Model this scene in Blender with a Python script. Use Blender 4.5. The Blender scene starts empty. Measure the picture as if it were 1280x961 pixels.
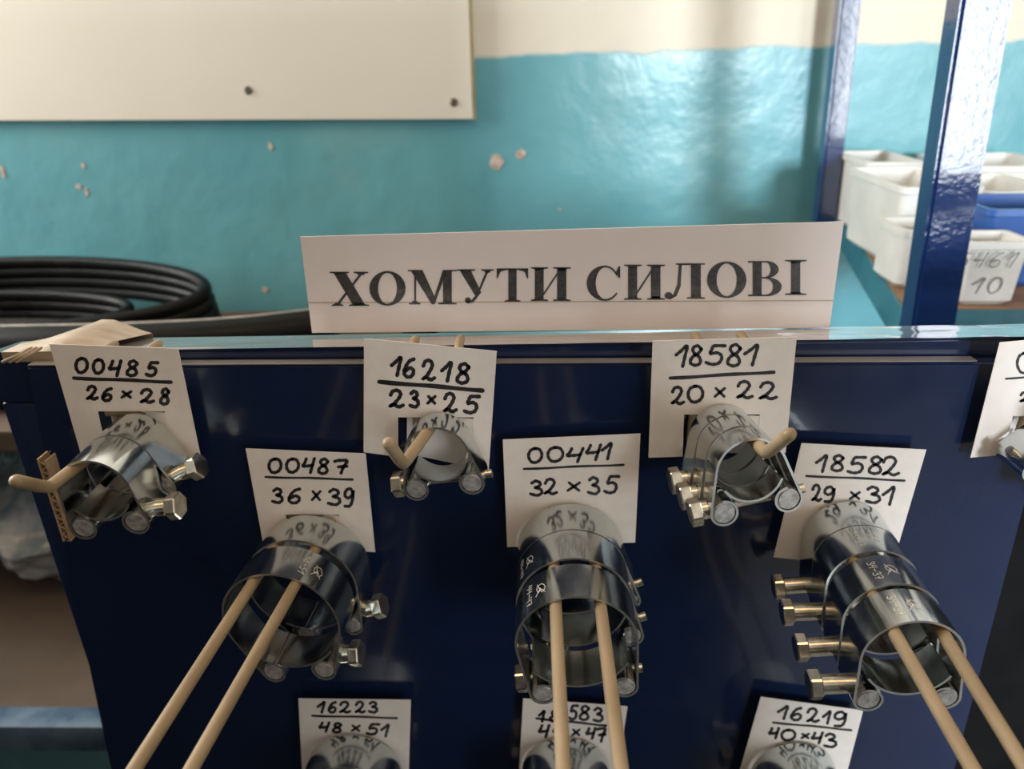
import bpy, bmesh, math, random
from mathutils import Vector, Matrix
random.seed(7)
PI = math.pi
SC = bpy.context.scene
COL = SC.collection

# ------------------------------------------------------------------ camera
F = 926.0
CAM = Vector((0.0, -0.28, 1.45))
_y = Vector((15, 425, 926)).normalized()            # world depth axis seen from the camera (right, up, forward)
_z = -Vector((25, -2020, 926)).normalized()         # world up
_z = (_z - _y * _z.dot(_y)).normalized()
_x = Vector((_y.y*_z.z-_y.z*_z.y, _y.z*_z.x-_y.x*_z.z, _y.x*_z.y-_y.y*_z.x))
if _x.x < 0: _x = -_x
def cam2world(r, u, f):
    v = Vector((r, u, f))
    return Vector((v.dot(_x), v.dot(_y), v.dot(_z)))
cd = bpy.data.cameras.new('camera'); cam = bpy.data.objects.new('camera', cd); COL.objects.link(cam)
cr, cu, cb = cam2world(1,0,0), cam2world(0,1,0), cam2world(0,0,-1)
cam.matrix_world = Matrix(((cr.x,cu.x,cb.x,CAM.x),(cr.y,cu.y,cb.y,CAM.y),(cr.z,cu.z,cb.z,CAM.z),(0,0,0,1)))
cd.sensor_width = 36; cd.lens = F/1280*36; cd.clip_start = 0.005
cd.dof.use_dof = True; cd.dof.focus_distance = 0.285; cd.dof.aperture_fstop = 11
SC.camera = cam
# ------------------------------------------------------------------ light
w = bpy.data.worlds.new('sky'); SC.world = w; w.use_nodes = True
w.node_tree.nodes['Background'].inputs[0].default_value = (0.75, 0.86, 1.0, 1)
w.node_tree.nodes['Background'].inputs[1].default_value = 1.0
def area(name, loc, rot, sx, sy, watts, col):
    l = bpy.data.lights.new(name, 'AREA'); l.shape = 'RECTANGLE'; l.size = sx; l.size_y = sy
    l.energy = watts; l.color = col
    o = bpy.data.objects.new(name, l); o.location = loc; o.rotation_euler = rot; COL.objects.link(o)
    return o
area('daylight_front', (0.92, -2.975, 1.715), (PI/2, 0, 0), 0.45, 0.53, 110, (0.87, 0.94, 1.0))      # in window_1
area('daylight_side', (1.99, -2.975, 1.47), (PI/2, 0, 0), 0.60, 1.44, 30, (0.88, 0.96, 1.0))        # in window_3
area('daylight_left', (-1.285, 0.27, 1.85), (0, -PI/2, 0), 0.95, 0.42, 23, (1.0, 0.98, 0.94))       # in window_2
area('warm_fill', (-0.1, -0.40, 2.66), (0, 0, 0), 1.2, 0.30, 5.2, (1.0, 0.60, 0.28))  # added warm fill under the ceiling, stands in for bounced light
SC.view_settings.view_transform = 'Standard'; SC.view_settings.look = 'None'
SC.view_settings.gamma = 1; SC.view_settings.use_curve_mapping = False
SC.view_settings.exposure = 0.0

# ------------------------------------------------------------------ helpers
def ray(px, py):
    return cam2world((px-640)/F, (480.5-py)/F, 1)
def at(px, py, Y):
    """point of the plane y = Y that the photograph shows at (px, py)"""
    d = ray(px, py); return CAM + d*((Y-CAM.y)/d.y)
def atz(px, py, Z):
    d = ray(px, py); return CAM + d*((Z-CAM.z)/d.z)

class N:
    def __init__(s, name, base=(.5,.5,.5), rough=.5, metal=0, **kw):
        s.m = bpy.data.materials.new(name); s.m.use_nodes = True; s.t = s.m.node_tree
        s.b = s.t.nodes['Principled BSDF']
        s.set('Base Color', (*base, 1)); s.set('Roughness', rough); s.set('Metallic', metal)
        for k, v in kw.items(): s.set(k.replace('_', ' '), v)
    def set(s, k, v): s.b.inputs[k].default_value = v
    def node(s, t, **kw):
        n = s.t.nodes.new(t)
        for k, v in kw.items():
            if k in n.inputs.keys(): n.inputs[k].default_value = v
            else: setattr(n, k, v)
        return n
    def link(s, a, b): s.t.links.new(a, b)
    def coord(s, scale=(1,1,1)):
        tc = s.node('ShaderNodeTexCoord'); mp = s.node('ShaderNodeMapping'); mp.inputs['Scale'].default_value = scale
        s.link(tc.outputs['Object'], mp.inputs['Vector']); return mp.outputs['Vector']
    def noise(s, scale, detail=4, rough=.5, vec=None, stretch=(1,1,1)):
        n = s.node('ShaderNodeTexNoise'); n.inputs['Scale'].default_value = scale
        n.inputs['Detail'].default_value = detail; n.inputs['Roughness'].default_value = rough
        s.link(vec or s.coord(stretch), n.inputs['Vector']); return n.outputs['Fac']
    def ramp(s, fac, stops):
        r = s.node('ShaderNodeValToRGB'); e = r.color_ramp.elements
        while len(e) < len(stops): e.new(.5)
        for i, (p, c) in enumerate(stops): e[i].position = p; e[i].color = (*c, 1)
        s.link(fac, r.inputs['Fac']); return r.outputs['Color']
    def vary(s, scale, a, b, lo=.35, hi=.65, detail=4, stretch=(1,1,1)):
        s.link(s.ramp(s.noise(scale, detail, stretch=stretch), [(lo, a), (hi, b)]), s.b.inputs['Base Color']); return s
    def rvary(s, scale, a, b, detail=3, stretch=(1,1,1)):
        r = s.node('ShaderNodeMapRange'); r.inputs['To Min'].default_value = a; r.inputs['To Max'].default_value = b
        r.inputs['From Min'].default_value = .3; r.inputs['From Max'].default_value = .7
        s.link(s.noise(scale, detail, stretch=stretch), r.inputs['Value']); s.link(r.outputs[0], s.b.inputs['Roughness']); return s
    def bump(s, scale, dist, strength=.5, detail=3, stretch=(1,1,1)):
        b = s.node('ShaderNodeBump'); b.inputs['Strength'].default_value = strength; b.inputs['Distance'].default_value = dist
        s.link(s.noise(scale, detail, stretch=stretch), b.inputs['Height']); s.link(b.outputs[0], s.b.inputs['Normal']); return s

M = {}
M['navy'] = N('navy_gloss_paint', (.006,.015,.052), .2, Coat_Weight=.4, Coat_Roughness=.06).rvary(60,.14,.24).bump(900,.0002,.12).m
M['navy_rough'] = N('orange_peel_blue_paint', (.008,.028,.115), .14, Specular_IOR_Level=.9, Coat_Weight=1.0, Coat_Roughness=.07).bump(230,.0009,.3,2).m
M['zinc'] = N('zinc_plate', (.62,.66,.66), .2, 1).vary(90,(.58,.62,.62),(.68,.72,.71),stretch=(1,.2,1)).rvary(120,.12,.2).m
M['zinc_mark'] = N('stamped_mark', (.86,.84,.78), .45, .7).vary(900,(.75,.72,.66),(.95,.93,.88)).m
M['zinc_edge'] = N('zinc_cut_edge', (.62,.64,.63), .36, .95).vary(300,(.56,.58,.57),(.68,.69,.68)).m
M['trunnion'] = N('zinc_cut_face', (.42,.43,.42), .5, .6).vary(420,(.36,.36,.36),(.66,.66,.66)).bump(700,.0003,.35).m
M['bolt'] = N('yellowish_zinc_bolt', (.66,.62,.52), .24, 1).vary(260,(.52,.48,.40),(.78,.75,.66)).m
M['peg'] = N('cream_plastic_rod', (.33,.25,.15), .45).vary(110,(.25,.18,.10),(.39,.30,.19),.3,.7,6,(1,.25,1)).bump(300,.0002,.2).m
M['card'] = N('white_card', (.80,.75,.71), .75).vary(120,(.78,.73,.69),(.82,.78,.74)).bump(1500,.00005,.2).m
M['ink'] = N('black_marker_ink', (.012,.011,.014), .5).vary(400,(.008,.008,.01),(.025,.022,.026)).m
M['print'] = N('printer_toner', (.035,.035,.035), .45, Coat_Weight=1.0, Coat_Roughness=.06).vary(600,(.025,.025,.025),(.06,.06,.058)).m
M['paper'] = N('printed_sheet_in_film', (.74,.67,.65), .5, Coat_Weight=1.0, Coat_Roughness=.05).vary(40,(.73,.66,.64),(.76,.69,.67)).bump(28,.0012,.25,1).m
M['film'] = N('clear_packing_film', (.7,.7,.7), .07, .8).vary(60,(.55,.56,.57),(.72,.72,.72),stretch=(.5,4,1)).bump(55,.0005,.10,2,(.7,3,1)).m
M['edge_glint'] = N('panel_edge_highlight', (.45,.42,.38), .28, .7).vary(40,(.36,.33,.30),(.5,.47,.43),stretch=(.6,3,1)).m  # pale tone of the highlight strip on the panel's top edge
M['tape'] = N('brown_packing_tape', (.36,.28,.19), .22, Coat_Weight=.4).vary(50,(.30,.235,.16),(.44,.35,.25),stretch=(1,4,1)).bump(120,.0008,.6,3,(.4,2,1)).m
M['cardboard'] = N('corrugated_board', (.42,.29,.17), .85).vary(200,(.36,.24,.14),(.47,.33,.2)).m
M['wood'] = N('worn_brown_board', (.30,.17,.085), .6).vary(14,(.22,.12,.06),(.36,.21,.11),stretch=(1,6,1)).bump(90,.0006,.4).m
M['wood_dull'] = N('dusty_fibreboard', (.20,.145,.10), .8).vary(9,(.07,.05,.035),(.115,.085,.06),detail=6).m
M['teal_metal'] = N('teal_painted_angle', (.03,.16,.21), .35).vary(30,(.025,.13,.17),(.05,.21,.27)).bump(200,.0005,.3).m
M['blue_beam'] = N('worn_blue_beam', (.06,.14,.24), .5).vary(40,(.03,.08,.16),(.14,.22,.30),detail=7).m
M['bin'] = N('milky_plastic', (.80,.80,.76), .38, Subsurface_Weight=.25, Subsurface_Radius=(.01,.01,.01), Transmission_Weight=.12).vary(25,(.74,.74,.70),(.84,.84,.80)).m
M['bin_blue'] = N('blue_plastic', (.03,.10,.33), .3).vary(30,(.025,.085,.29),(.04,.12,.38)).m
M['grey_pen'] = N('grey_marker', (.16,.15,.15), .6).vary(200,(.12,.11,.11),(.22,.21,.21)).m
M['gap_shade'] = N('gap_shade_black', (.004,.004,.005), .7, Specular_IOR_Level=.1).vary(40,(.003,.003,.004),(.006,.006,.007)).m  # black that paints the shade right of the panel
M['rubber'] = N('black_rubber', (.008,.009,.0095), .36, Specular_IOR_Level=.12).bump(400,.0004,.3).rvary(30,.25,.5).m
M['rubber_brown'] = N('brown_rubber', (.055,.033,.022), .5).vary(30,(.035,.022,.015),(.08,.045,.03)).m
M['stripe'] = N('pale_stripe', (.40,.38,.34), .6).vary(80,(.3,.28,.25),(.46,.44,.4)).m
M['board'] = N('cream_sheet', (.80,.765,.66), .42).vary(3,(.78,.745,.64),(.82,.785,.69)).bump(5,.003,.15,2).m
M['edge'] = N('raw_board_edge', (.36,.29,.13), .7).vary(60,(.3,.24,.1),(.42,.34,.17)).m
M['steel_dark'] = N('dull_screw', (.18,.16,.14), .45, .8).vary(300,(.12,.1,.09),(.26,.24,.2)).m
M['chip'] = N('bare_plaster', (.62,.52,.44), .9).vary(120,(.40,.30,.25),(.72,.63,.55)).m
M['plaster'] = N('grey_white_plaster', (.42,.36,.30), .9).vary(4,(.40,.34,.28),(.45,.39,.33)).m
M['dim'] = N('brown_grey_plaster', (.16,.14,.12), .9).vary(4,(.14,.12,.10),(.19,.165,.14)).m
M['blocker_dark'] = N('light_blocker_dark', (.02,.018,.018), .6).vary(6,(.015,.014,.014),(.03,.026,.026)).m  # near-black coat of the added blocker, keeps the panel's reflections dark
M['floor'] = N('worn_concrete', (.16,.15,.135), .8).vary(5,(.11,.10,.09),(.2,.19,.17),detail=8).m
M['white_frame'] = N('white_window_paint', (.7,.7,.68), .4).vary(10,(.66,.66,.64),(.74,.74,.72)).m
M['bag'] = N('clear_wrap', (.60,.66,.70), .12, Coat_Weight=.6).vary(40,(.25,.33,.40),(.72,.75,.77)).bump(60,.004,.9,4).m
g = N('window_glass', (1,1,1), .02, Transmission_Weight=1.0, IOR=1.45); M['glass'] = g.m

def wall_mat():
    n = N('two_tone_wall_paint', rough=.3)
    tc = n.node('ShaderNodeTexCoord'); sp = n.node('ShaderNodeSeparateXYZ'); n.link(tc.outputs['Object'], sp.inputs[0])
    a, b = at(590, 87, WY), at(1180, 69, WY)
    k = (b.z-a.z)/(b.x-a.x)
    mx = n.node('ShaderNodeMath', operation='MULTIPLY'); mx.inputs[1].default_value = k; n.link(sp.outputs['X'], mx.inputs[0])
    line = n.node('ShaderNodeMath', operation='ADD'); line.inputs[1].default_value = a.z-k*a.x; n.link(mx.outputs[0], line.inputs[0])
    wob = n.node('ShaderNodeMath', operation='MULTIPLY_ADD'); wob.inputs[1].default_value = .012; n.link(n.noise(22,5), wob.inputs[0]); n.link(line.outputs[0], wob.inputs[2])
    gt = n.node('ShaderNodeMath', operation='SUBTRACT'); n.link(sp.outputs['Z'], gt.inputs[0]); n.link(wob.outputs[0], gt.inputs[1])
    rg = n.node('ShaderNodeMapRange'); rg.inputs['From Min'].default_value = .004; rg.inputs['From Max'].default_value = .008; n.link(gt.outputs[0], rg.inputs['Value'])
    teal = n.ramp(n.noise(5,7,.6), [(.3,(.12,.37,.44)),(.55,(.155,.42,.475)),(.75,(.25,.49,.51))])
    cream = n.ramp(n.noise(4,5), [(.3,(.74,.69,.57)),(.7,(.80,.75,.63))])
    scr = n.ramp(n.noise(26,8,.75), [(.70,(0,0,0)),(.78,(.35,.35,.35))])
    m1 = n.node('ShaderNodeMix', data_type='RGBA'); n.link(scr, m1.inputs[0]); n.link(teal, m1.inputs[6]); m1.inputs[7].default_value = (.5,.55,.52,1)
    mm = n.node('ShaderNodeMix', data_type='RGBA'); n.link(rg.outputs[0], mm.inputs[0]); n.link(m1.outputs[2], mm.inputs[6]); n.link(cream, mm.inputs[7])
    n.link(mm.outputs[2], n.b.inputs['Base Color'])
    rr = n.node('ShaderNodeMapRange'); rr.inputs['To Min'].default_value = .28; rr.inputs['To Max'].default_value = .75; n.link(rg.outputs[0], rr.inputs['Value']); n.link(rr.outputs[0], n.b.inputs['Roughness'])
    n.bump(9, .012, .35, 5)
    return n.m

def link_obj(name, bm, mat, parent=None, smooth=None, origin=None):
    me = bpy.data.meshes.new(name)
    bmesh.ops.recalc_face_normals(bm, faces=bm.faces)
    bm.to_mesh(me); bm.free()
    if smooth is not None:
        for p in me.polygons: p.use_smooth = True
        me.set_sharp_from_angle(angle=math.radians(smooth))
    if mat: me.materials.append(M[mat] if isinstance(mat, str) else mat)
    o = bpy.data.objects.new(name, me); COL.objects.link(o)
    if parent is not None:
        o.parent = parent
        o.matrix_parent_inverse = Matrix.Identity(4)
    return o
def tag(o, label=None, cat=None, group=None, kind=None):
    if label: o['label'] = label
    if cat: o['category'] = cat
    if group: o['group'] = group
    if kind: o['kind'] = kind
    return o
def thing(name, label, cat, loc=(0,0,0), group=None, rot=(0,0,0)):
    o = bpy.data.objects.new(name, None); COL.objects.link(o); o.location = loc; o.rotation_euler = rot
    o.empty_display_size = .02
    return tag(o, label, cat, group)
def box(bm, x0, x1, y0, y1, z0, z1, bev=0):
    r = bmesh.ops.create_cube(bm, size=1)
    for v in r['verts']: v.co = Vector((x0+(v.co.x+.5)*(x1-x0), y0+(v.co.y+.5)*(y1-y0), z0+(v.co.z+.5)*(z1-z0)))
    if bev:
        es = list({e for v in r['verts'] for e in v.link_edges})
        bmesh.ops.bevel(bm, geom=es, offset=bev, segments=2, affect='EDGES', profile=.5)
    return r
def hexa(bm, pts):
    """eight corner points: bottom ring of four, top ring of four"""
    v = [bm.verts.new(p) for p in pts]
    for f in ((0,1,2,3),(4,5,6,7),(0,1,5,4),(1,2,6,5),(2,3,7,6),(3,0,4,7)): bm.faces.new([v[i] for i in f])
def slab(bm, pts, thick):
    """polygon pts (front) extruded along +y by thick"""
    a = [bm.verts.new(p) for p in pts]; b = [bm.verts.new(Vector(p)+Vector((0,thick,0))) for p in pts]
    n = len(pts); bm.faces.new(a); bm.faces.new(b[::-1])
    for i in range(n): bm.faces.new((a[i], a[(i+1)%n], b[(i+1)%n], b[i]))
def catmull(p, n=6, closed=False):
    p = [Vector(q) for q in p]; out = []; L = len(p)
    for i in range(L if closed else L-1):
        g_ = (lambda k: p[k % L]) if closed else (lambda k: p[min(max(k,0),L-1)])
        a, b, c, d = g_(i-1), g_(i), g_(i+1), g_(i+2)
        for s in range(n):
            t = s/n
            out.append(.5*((2*b)+(c-a)*t+(2*a-5*b+4*c-d)*t*t+(3*b-a-3*c+d)*t**3))
    if not closed: out.append(p[-1])
    return out
def tube(bm, pts, r, seg=12, closed=False, cap=True):
    pts = [Vector(p) for p in pts]; n = len(pts); rings = []
    up = None
    for i, p in enumerate(pts):
        a = pts[(i-1) % n] if closed else pts[max(i-1,0)]; b = pts[(i+1) % n] if closed else pts[min(i+1,n-1)]
        t = (b-a).normalized()
        if up is None: up = t.orthogonal().normalized()
        up = (up - t*up.dot(t)).normalized(); s = t.cross(up)
        rr = r[i] if isinstance(r, (list, tuple)) else r
        rings.append([bm.verts.new(p+(up*math.cos(2*PI*k/seg)+s*math.sin(2*PI*k/seg))*rr) for k in range(seg)])
    for i in range(n if closed else n-1):
        A, B = rings[i], rings[(i+1) % n]
        for k in range(seg): bm.faces.new((A[k], A[(k+1)%seg], B[(k+1)%seg], B[k]))
    if cap and not closed: bm.faces.new(rings[0][::-1]); bm.faces.new(rings[-1])
def rod_ends(pts, r):
    """round off both ends of a rod path"""
    pts = [Vector(p) for p in pts]; d = (pts[-1]-pts[-2]).normalized()
    e = pts[-1]
    return pts[:-1]+[e-d*r*.8, e-d*r*.35, e], [r]*(len(pts)-1)+[r, r*.85, r*.35]

# ------------------------------------------------------------------ handwriting: strokes in a unit box
GLY = {
 '0': [[(.5,1),(.15,.85),(0,.45),(.2,.06),(.55,0),(.9,.22),(1,.6),(.8,.94),(.42,1)]],
 '1': [[(0,.55),(.38,.75),(.85,1),(.68,.5),(.5,0)]],
 '2': [[(.08,.72),(.25,.95),(.6,1),(.82,.8),(.68,.52),(.35,.2),(.02,.03),(.35,.14),(.65,.0),(1,.1)]],
 '3': [[(.12,.85),(.45,1),(.82,.86),(.72,.64),(.38,.54),(.8,.45),(.95,.2),(.6,.0),(.02,.1)]],
 '4': [[(.28,.98),(.16,.7),(0,.46),(.35,.47),(.8,.52)],[(.95,1),(.8,.55),(.62,0)]],
 '5': [[(1,.96),(.42,.95),(.3,.75),(.22,.56),(.6,.6),(.82,.4),(.7,.1),(.35,0),(0,.1)]],
 '6': [[(.9,.98),(.5,.86),(.15,.5),(.06,.2),(.35,0),(.75,.08),(.86,.36),(.55,.5),(.15,.32)]],
 '7': [[(.02,.9),(.4,.97),(.98,.93),(.7,.5),(.5,0)],[(.3,.48),(.95,.52)]],
 '8': [[(.9,.82),(.6,1),(.25,.86),(.35,.62),(.75,.4),(.8,.12),(.42,0),(.06,.14),(.22,.42),(.65,.6),(.9,.82)]],
 '9': [[(.92,.78),(.62,1),(.2,.9),(.08,.62),(.4,.48),(.78,.62),(.94,.9),(.86,.4),(.6,.04),(.08,.02)]],
 'x': [[(.05,.1),(.95,.9)],[(.15,.9),(.9,.1)]],
 '-': [[(.1,.5),(.9,.5)]],
 '@': [[(.9,.8),(.5,1),(.1,.6),(.3,.1),(.8,.3),(.45,.5)],[(.5,.5),(1,1)],[(.55,.45),(1.05,0)],[(.0,.15),(.9,.65)]],
 '~': [[(0,.3),(.2,.8),(.35,.2),(.55,.8),(.7,.2),(.95,.7)]],
}
def ribbon(bm, pts, hw, fn):
    """flat pen line along 2-D pts, half width hw, mapped to space by fn; round ends"""
    n = len(pts); L = []; R_ = []
    for i in range(n):
        a, b = pts[max(i-1,0)], pts[min(i+1,n-1)]
        d = (b-a); d = d.normalized() if d.length > 1e-9 else Vector((1,0))
        nn = Vector((-d.y, d.x)); h = hw*(1+.12*math.sin(i*1.7))
        L.append(pts[i]+nn*h); R_.append(pts[i]-nn*h)
    lv = [bm.verts.new(fn(p)) for p in L]; rv = [bm.verts.new(fn(p)) for p in R_]
    for i in range(n-1):
        try: bm.faces.new((lv[i], lv[i+1], rv[i+1], rv[i]))
        except ValueError: pass
    for e, s in ((0,-1),(n-1,1)):
        a, b = pts[max(e-1,0)], pts[min(e+1,n-1)]; d = (b-a).normalized()*s; nn = Vector((-d.y,d.x))
        bm.faces.new([bm.verts.new(fn(pts[e]+(nn*math.cos(PI*k/6)+d*math.sin(PI*k/6))*hw)) for k in range(7)])
def glyph(bm, ch, x0, x1, y0, y1, hw, fn):
    for st in GLY[ch]:
        p = [Vector((x0+(x1-x0)*a, y0+(y1-y0)*b)) for a, b in st]
        ribbon(bm, catmull(p, 5) if len(p) > 2 else [p[0], p[0].lerp(p[1],.5), p[1]], hw, fn)

# ================================================================== the setting
WY = 0.55; XL, XR, YB, ZT = -1.30, 2.40, -3.0, 2.7
def struct(name, bm, mat, parent=None, smooth=None):
    o = link_obj(name, bm, mat, parent, smooth)
    if parent is None: o['kind'] = 'structure'
    return o
bm = bmesh.new(); box(bm, XL-.1, XR+.1, WY, WY+.1, 0, ZT); wall_back = struct('wall_back', bm, None); wall_back.data.materials.append(wall_mat())
bm = bmesh.new(); box(bm, XL-.1, XR+.1, YB, WY, -.1, 0); struct('floor', bm, 'floor')
bm = bmesh.new(); box(bm, XL-.1, XR+.1, YB, WY, ZT, ZT+.1); struct('ceiling', bm, 'plaster')
def holed_wall(name, axis, a, b, u0, u1, w0, w1, z0, z1, mat):
    """wall between a and b across its thickness, u0..u1 along it, with an opening w0..w1, z0..z1"""
    bm = bmesh.new()
    for p0, p1, q0, q1 in ((u0, w0, 0, ZT), (w1, u1, 0, ZT), (w0, w1, 0, z0), (w0, w1, z1, ZT)):
        if axis == 'x': box(bm, a, b, p0, p1, q0, q1)
        else: box(bm, p0, p1, a, b, q0, q1)
    struct(name, bm, mat)
def window(name, axis, a, b, w0, w1, z0, z1):
    t = .045; m = (w0+w1)/2
    def bx(bm, p0, p1, q0, q1, lo, hi):
        if axis == 'x': box(bm, lo, hi, p0, p1, q0, q1)
        else: box(bm, p0, p1, lo, hi, q0, q1)
    bm = bmesh.new()
    for p in ((w0,w0+t,z0,z1),(w1-t,w1,z0,z1),(w0+t,w1-t,z0,z0+t),(w0+t,w1-t,z1-t,z1),(m-t/2,m+t/2,z0+t,z1-t)): bx(bm, *p, a, b)
    fr = struct(name, bm, 'white_frame')
    for p0, p1 in ((w0+t, m-t/2), (m+t/2, w1-t)):
        bm = bmesh.new(); bx(bm, p0, p1, z0+t, z1-t, (a+b)/2-.002, (a+b)/2+.002); link_obj('pane', bm, 'glass', fr)
bm = bmesh.new()
W1 = (.66, 1.18, 1.41, 2.02); W3 = (1.66, 2.32, .72, 2.22)
for p0, p1, q0, q1 in ((XL,W1[0],0,ZT),(W1[0],W1[1],0,W1[2]),(W1[0],W1[1],W1[3],ZT),(W1[1],W3[0],0,ZT),(W3[0],W3[1],0,W3[2]),(W3[0],W3[1],W3[3],ZT),(W3[1],XR,0,ZT)):
    box(bm, p0, p1, YB-.1, YB, q0, q1)
struct('wall_front', bm, 'plaster')
window('window_1', 'y', YB-.07, YB-.02, *W1)
window('window_3', 'y', YB-.07, YB-.02, *W3)
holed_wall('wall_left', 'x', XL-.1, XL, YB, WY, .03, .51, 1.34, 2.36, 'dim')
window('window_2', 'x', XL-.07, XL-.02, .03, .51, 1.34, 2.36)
bm = bmesh.new(); box(bm, XR, XR+.1, YB, WY, 0, ZT); struct('wall_right', bm, 'plaster')
# unseen blocker with a cap, added to keep daylight off the stand's left and centre
bm = bmesh.new(); box(bm, XL, .328, -.70, -.62, 0, 1.62); struct('light_blocker', bm, 'blocker_dark')
bm = bmesh.new(); box(bm, XL, .330, -.702, -.618, 1.62, 1.64, .003); struct('blocker_cap_1', bm, 'wood')

# chips of paint knocked off the wall
def chip(px, py, w_, h_, seed):
    w_ *= .66; h_ *= .66
    rnd = random.Random(seed); c = at(px, py, WY-.0006); bm = bmesh.new(); n = 14
    slab(bm, [c+Vector((math.cos(2*PI*k/n)*w_*(.75+.4*rnd.random()), 0, math.sin(2*PI*k/n)*h_*(.75+.4*rnd.random()))) for k in range(n)], .0006)
    return link_obj('paint_chip', bm, 'chip', wall_back)
for i, c in enumerate([(621,202,.0115,.013),(651,193,.009,.0085),(338,183,.0035,.0075),(104,207,.0035,.005),(98,233,.006,.004),(108,240,.003,.008),(62,342,.006,.0045),(3,215,.004,.012),(331,362,.007,.005),(700,262,.003,.002)]):
    chip(*c, i)

# cream sheet screwed to the wall
p = at(591, 148.5, WY-.008); q = at(0, 150.5, WY-.008)
bt = thing('wall_board', 'large cream board screwed to the wall above the turquoise paint', 'board', (p.x, WY, p.z))
bm = bmesh.new(); slab(bm, [(0,-.008,0),(-.02+ .016,-.008,.9),(-1.25,-.008,.9),(-1.25,-.008,(q.z-p.z)/(q.x-p.x)*-1.25)], .0075); link_obj('sheet', bm, 'board', bt)
bm = bmesh.new(); slab(bm, [(0.0005,-.0085,-.001),(.003,-.0085,-.001),(-.001,-.0085,.9),(-.0035,-.0085,.9)], .0082); link_obj('raw_edge', bm, 'edge', bt)
for px, py in ((310,113),(567,128)):
    c = at(px, py, WY-.0085); bm = bmesh.new(); bmesh.ops.create_cone(bm, cap_ends=True, segments=12, radius1=.0048, radius2=.003, depth=.0018, matrix=Matrix.Rotation(PI/2,4,'X'))
    s = link_obj('screw', bm, 'steel_dark', bt, 40); s.location = c-bt.location

# ================================================================== the display stand
ZP = at(640, 455, 0).z                              # top of the blue panel
XA, XB = at(-33, 450, 0).x, .42
stand = thing('display_stand', 'dark navy metal display stand holding the hooks and clamps', 'stand', ((XA+XB)/2, .03, 0))
def local(o): return Matrix.Translation(-o.location)
def sub(name, bm, mat, par=stand, smooth=None):
    bm.transform(local(par)); return link_obj(name, bm, mat, par, smooth)
a0, a1 = at(77, 677, 0), at(137, 961, 0); kx = (a1.x-a0.x)/(a1.z-a0.z)
def edge_x(z): return a0.x+kx*(z-a0.z)
bm = bmesh.new(); zb = .72
b0, b1 = at(1280, 640, 0), at(1195, 961, 0)
def edge_r(z): return b0.x+(b1.x-b0.x)/(b1.z-b0.z)*(z-b0.z)
slab(bm, [(edge_x(ZP),0,ZP),(edge_r(ZP),0,ZP),(edge_r(zb),0,zb),(edge_x(zb),0,zb)], .0055)
bmesh.ops.bevel(bm, geom=list(bm.edges), offset=.0012, segments=3, affect='EDGES'); sub('panel', bm, 'navy', smooth=40)
tilt = .011; DROP = .0037
def barpt(x, y, z): return (x, y, z+tilt*x)
ZB = at(640, 431, .0065).z
bm = bmesh.new(); y0, y1 = .0065, .0305
hexa(bm, [barpt(XA,y0,ZB-.024),barpt(XB,y0,ZB-.024),barpt(XB,y1,ZB-.024),barpt(XA,y1,ZB-.024),barpt(XA,y0,ZB),barpt(XB,y0,ZB),barpt(XB,y1,ZB-DROP),barpt(XA,y1,ZB-DROP)])
bmesh.ops.bevel(bm, geom=list(bm.edges), offset=.0012, segments=2, affect='EDGES'); sub('top_bar', bm, 'navy', smooth=40)
for xa, xb in ((XA, XA+.030), (XB-.030, XB)):
    bm = bmesh.new(); box(bm, xa, xb, .0068, .034, 0, ZB-.0262, .0012); sub('leg', bm, 'navy', smooth=40)
bm = bmesh.new(); box(bm, edge_x(ZP)+.001, at(1222,452,0).x, .0003, .0052, ZP+.0001, ZP+.0004); sub('edge_highlight', bm, 'edge_glint')  # pale strip added for the highlight along the panel's top edge
bm = bmesh.new(); box(bm, .10, XB-.004, .0345, .0370, .3, ZB-.035, .0005); sb = sub('gap_shade_sheet', bm, 'gap_shade'); sb['label'] = 'black sheet put in for the shade beyond the panel'  # added black sheet, paints the dark recess beyond the panel's right edge
bm = bmesh.new()                                    # clear film stretched over the top of the bar, finely creased
nx, ny = 150, 8
vs = [[None]*(ny+1) for _ in range(nx+1)]
for i in range(nx+1):
    for j in range(ny+1):
        x = XA+.02+(XB-XA-.021)*i/nx; y = .0064+(.0241)*j/ny
        zz = ZB+.0004-DROP*j/ny+.00012*math.sin(i*.55+math.sin(j*.9+i*.13)*1.8)*(1 if x > .10 else .25)
        vs[i][j] = bm.verts.new(barpt(x, y, zz))
for i in range(nx):
    for j in range(ny): bm.faces.new((vs[i][j], vs[i+1][j], vs[i+1][j+1], vs[i][j+1]))
fo = sub('clear_film', bm, 'film', smooth=60)
# brown tape wrapped over the left corner
bm = bmesh.new()
def strip(bm, pts, thick):
    n = len(pts[0]); g_ = [[bm.verts.new(p) for p in row] for row in pts]
    for i in range(len(g_)-1):
        for j in range(n-1): bm.faces.new((g_[i][j], g_[i+1][j], g_[i+1][j+1], g_[i][j+1]))
L0, L1 = at(0,437,.0058).x, at(125,437,.0058).x
rows = []
for i in range(9):
    u = i/8; x = L0+(L1-L0)*u; hump = .0085*math.exp(-((u-.55)/.33)**2)
    rows.append([Vector(barpt(x,.0058,ZB-.004)), Vector(barpt(x,.0058,ZB+.0006)), Vector(barpt(x+.004,.014,ZB+.0012+hump*.5)), Vector(barpt(x+.010,.0310,ZB-.0026+hump)), Vector(barpt(x+.010,.0315,ZB-.006))])
strip(bm, rows, .0004); tp = sub('packing_tape', bm, 'tape', smooth=50)
tp['label'] = 'wrinkled brown packing tape'
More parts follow.
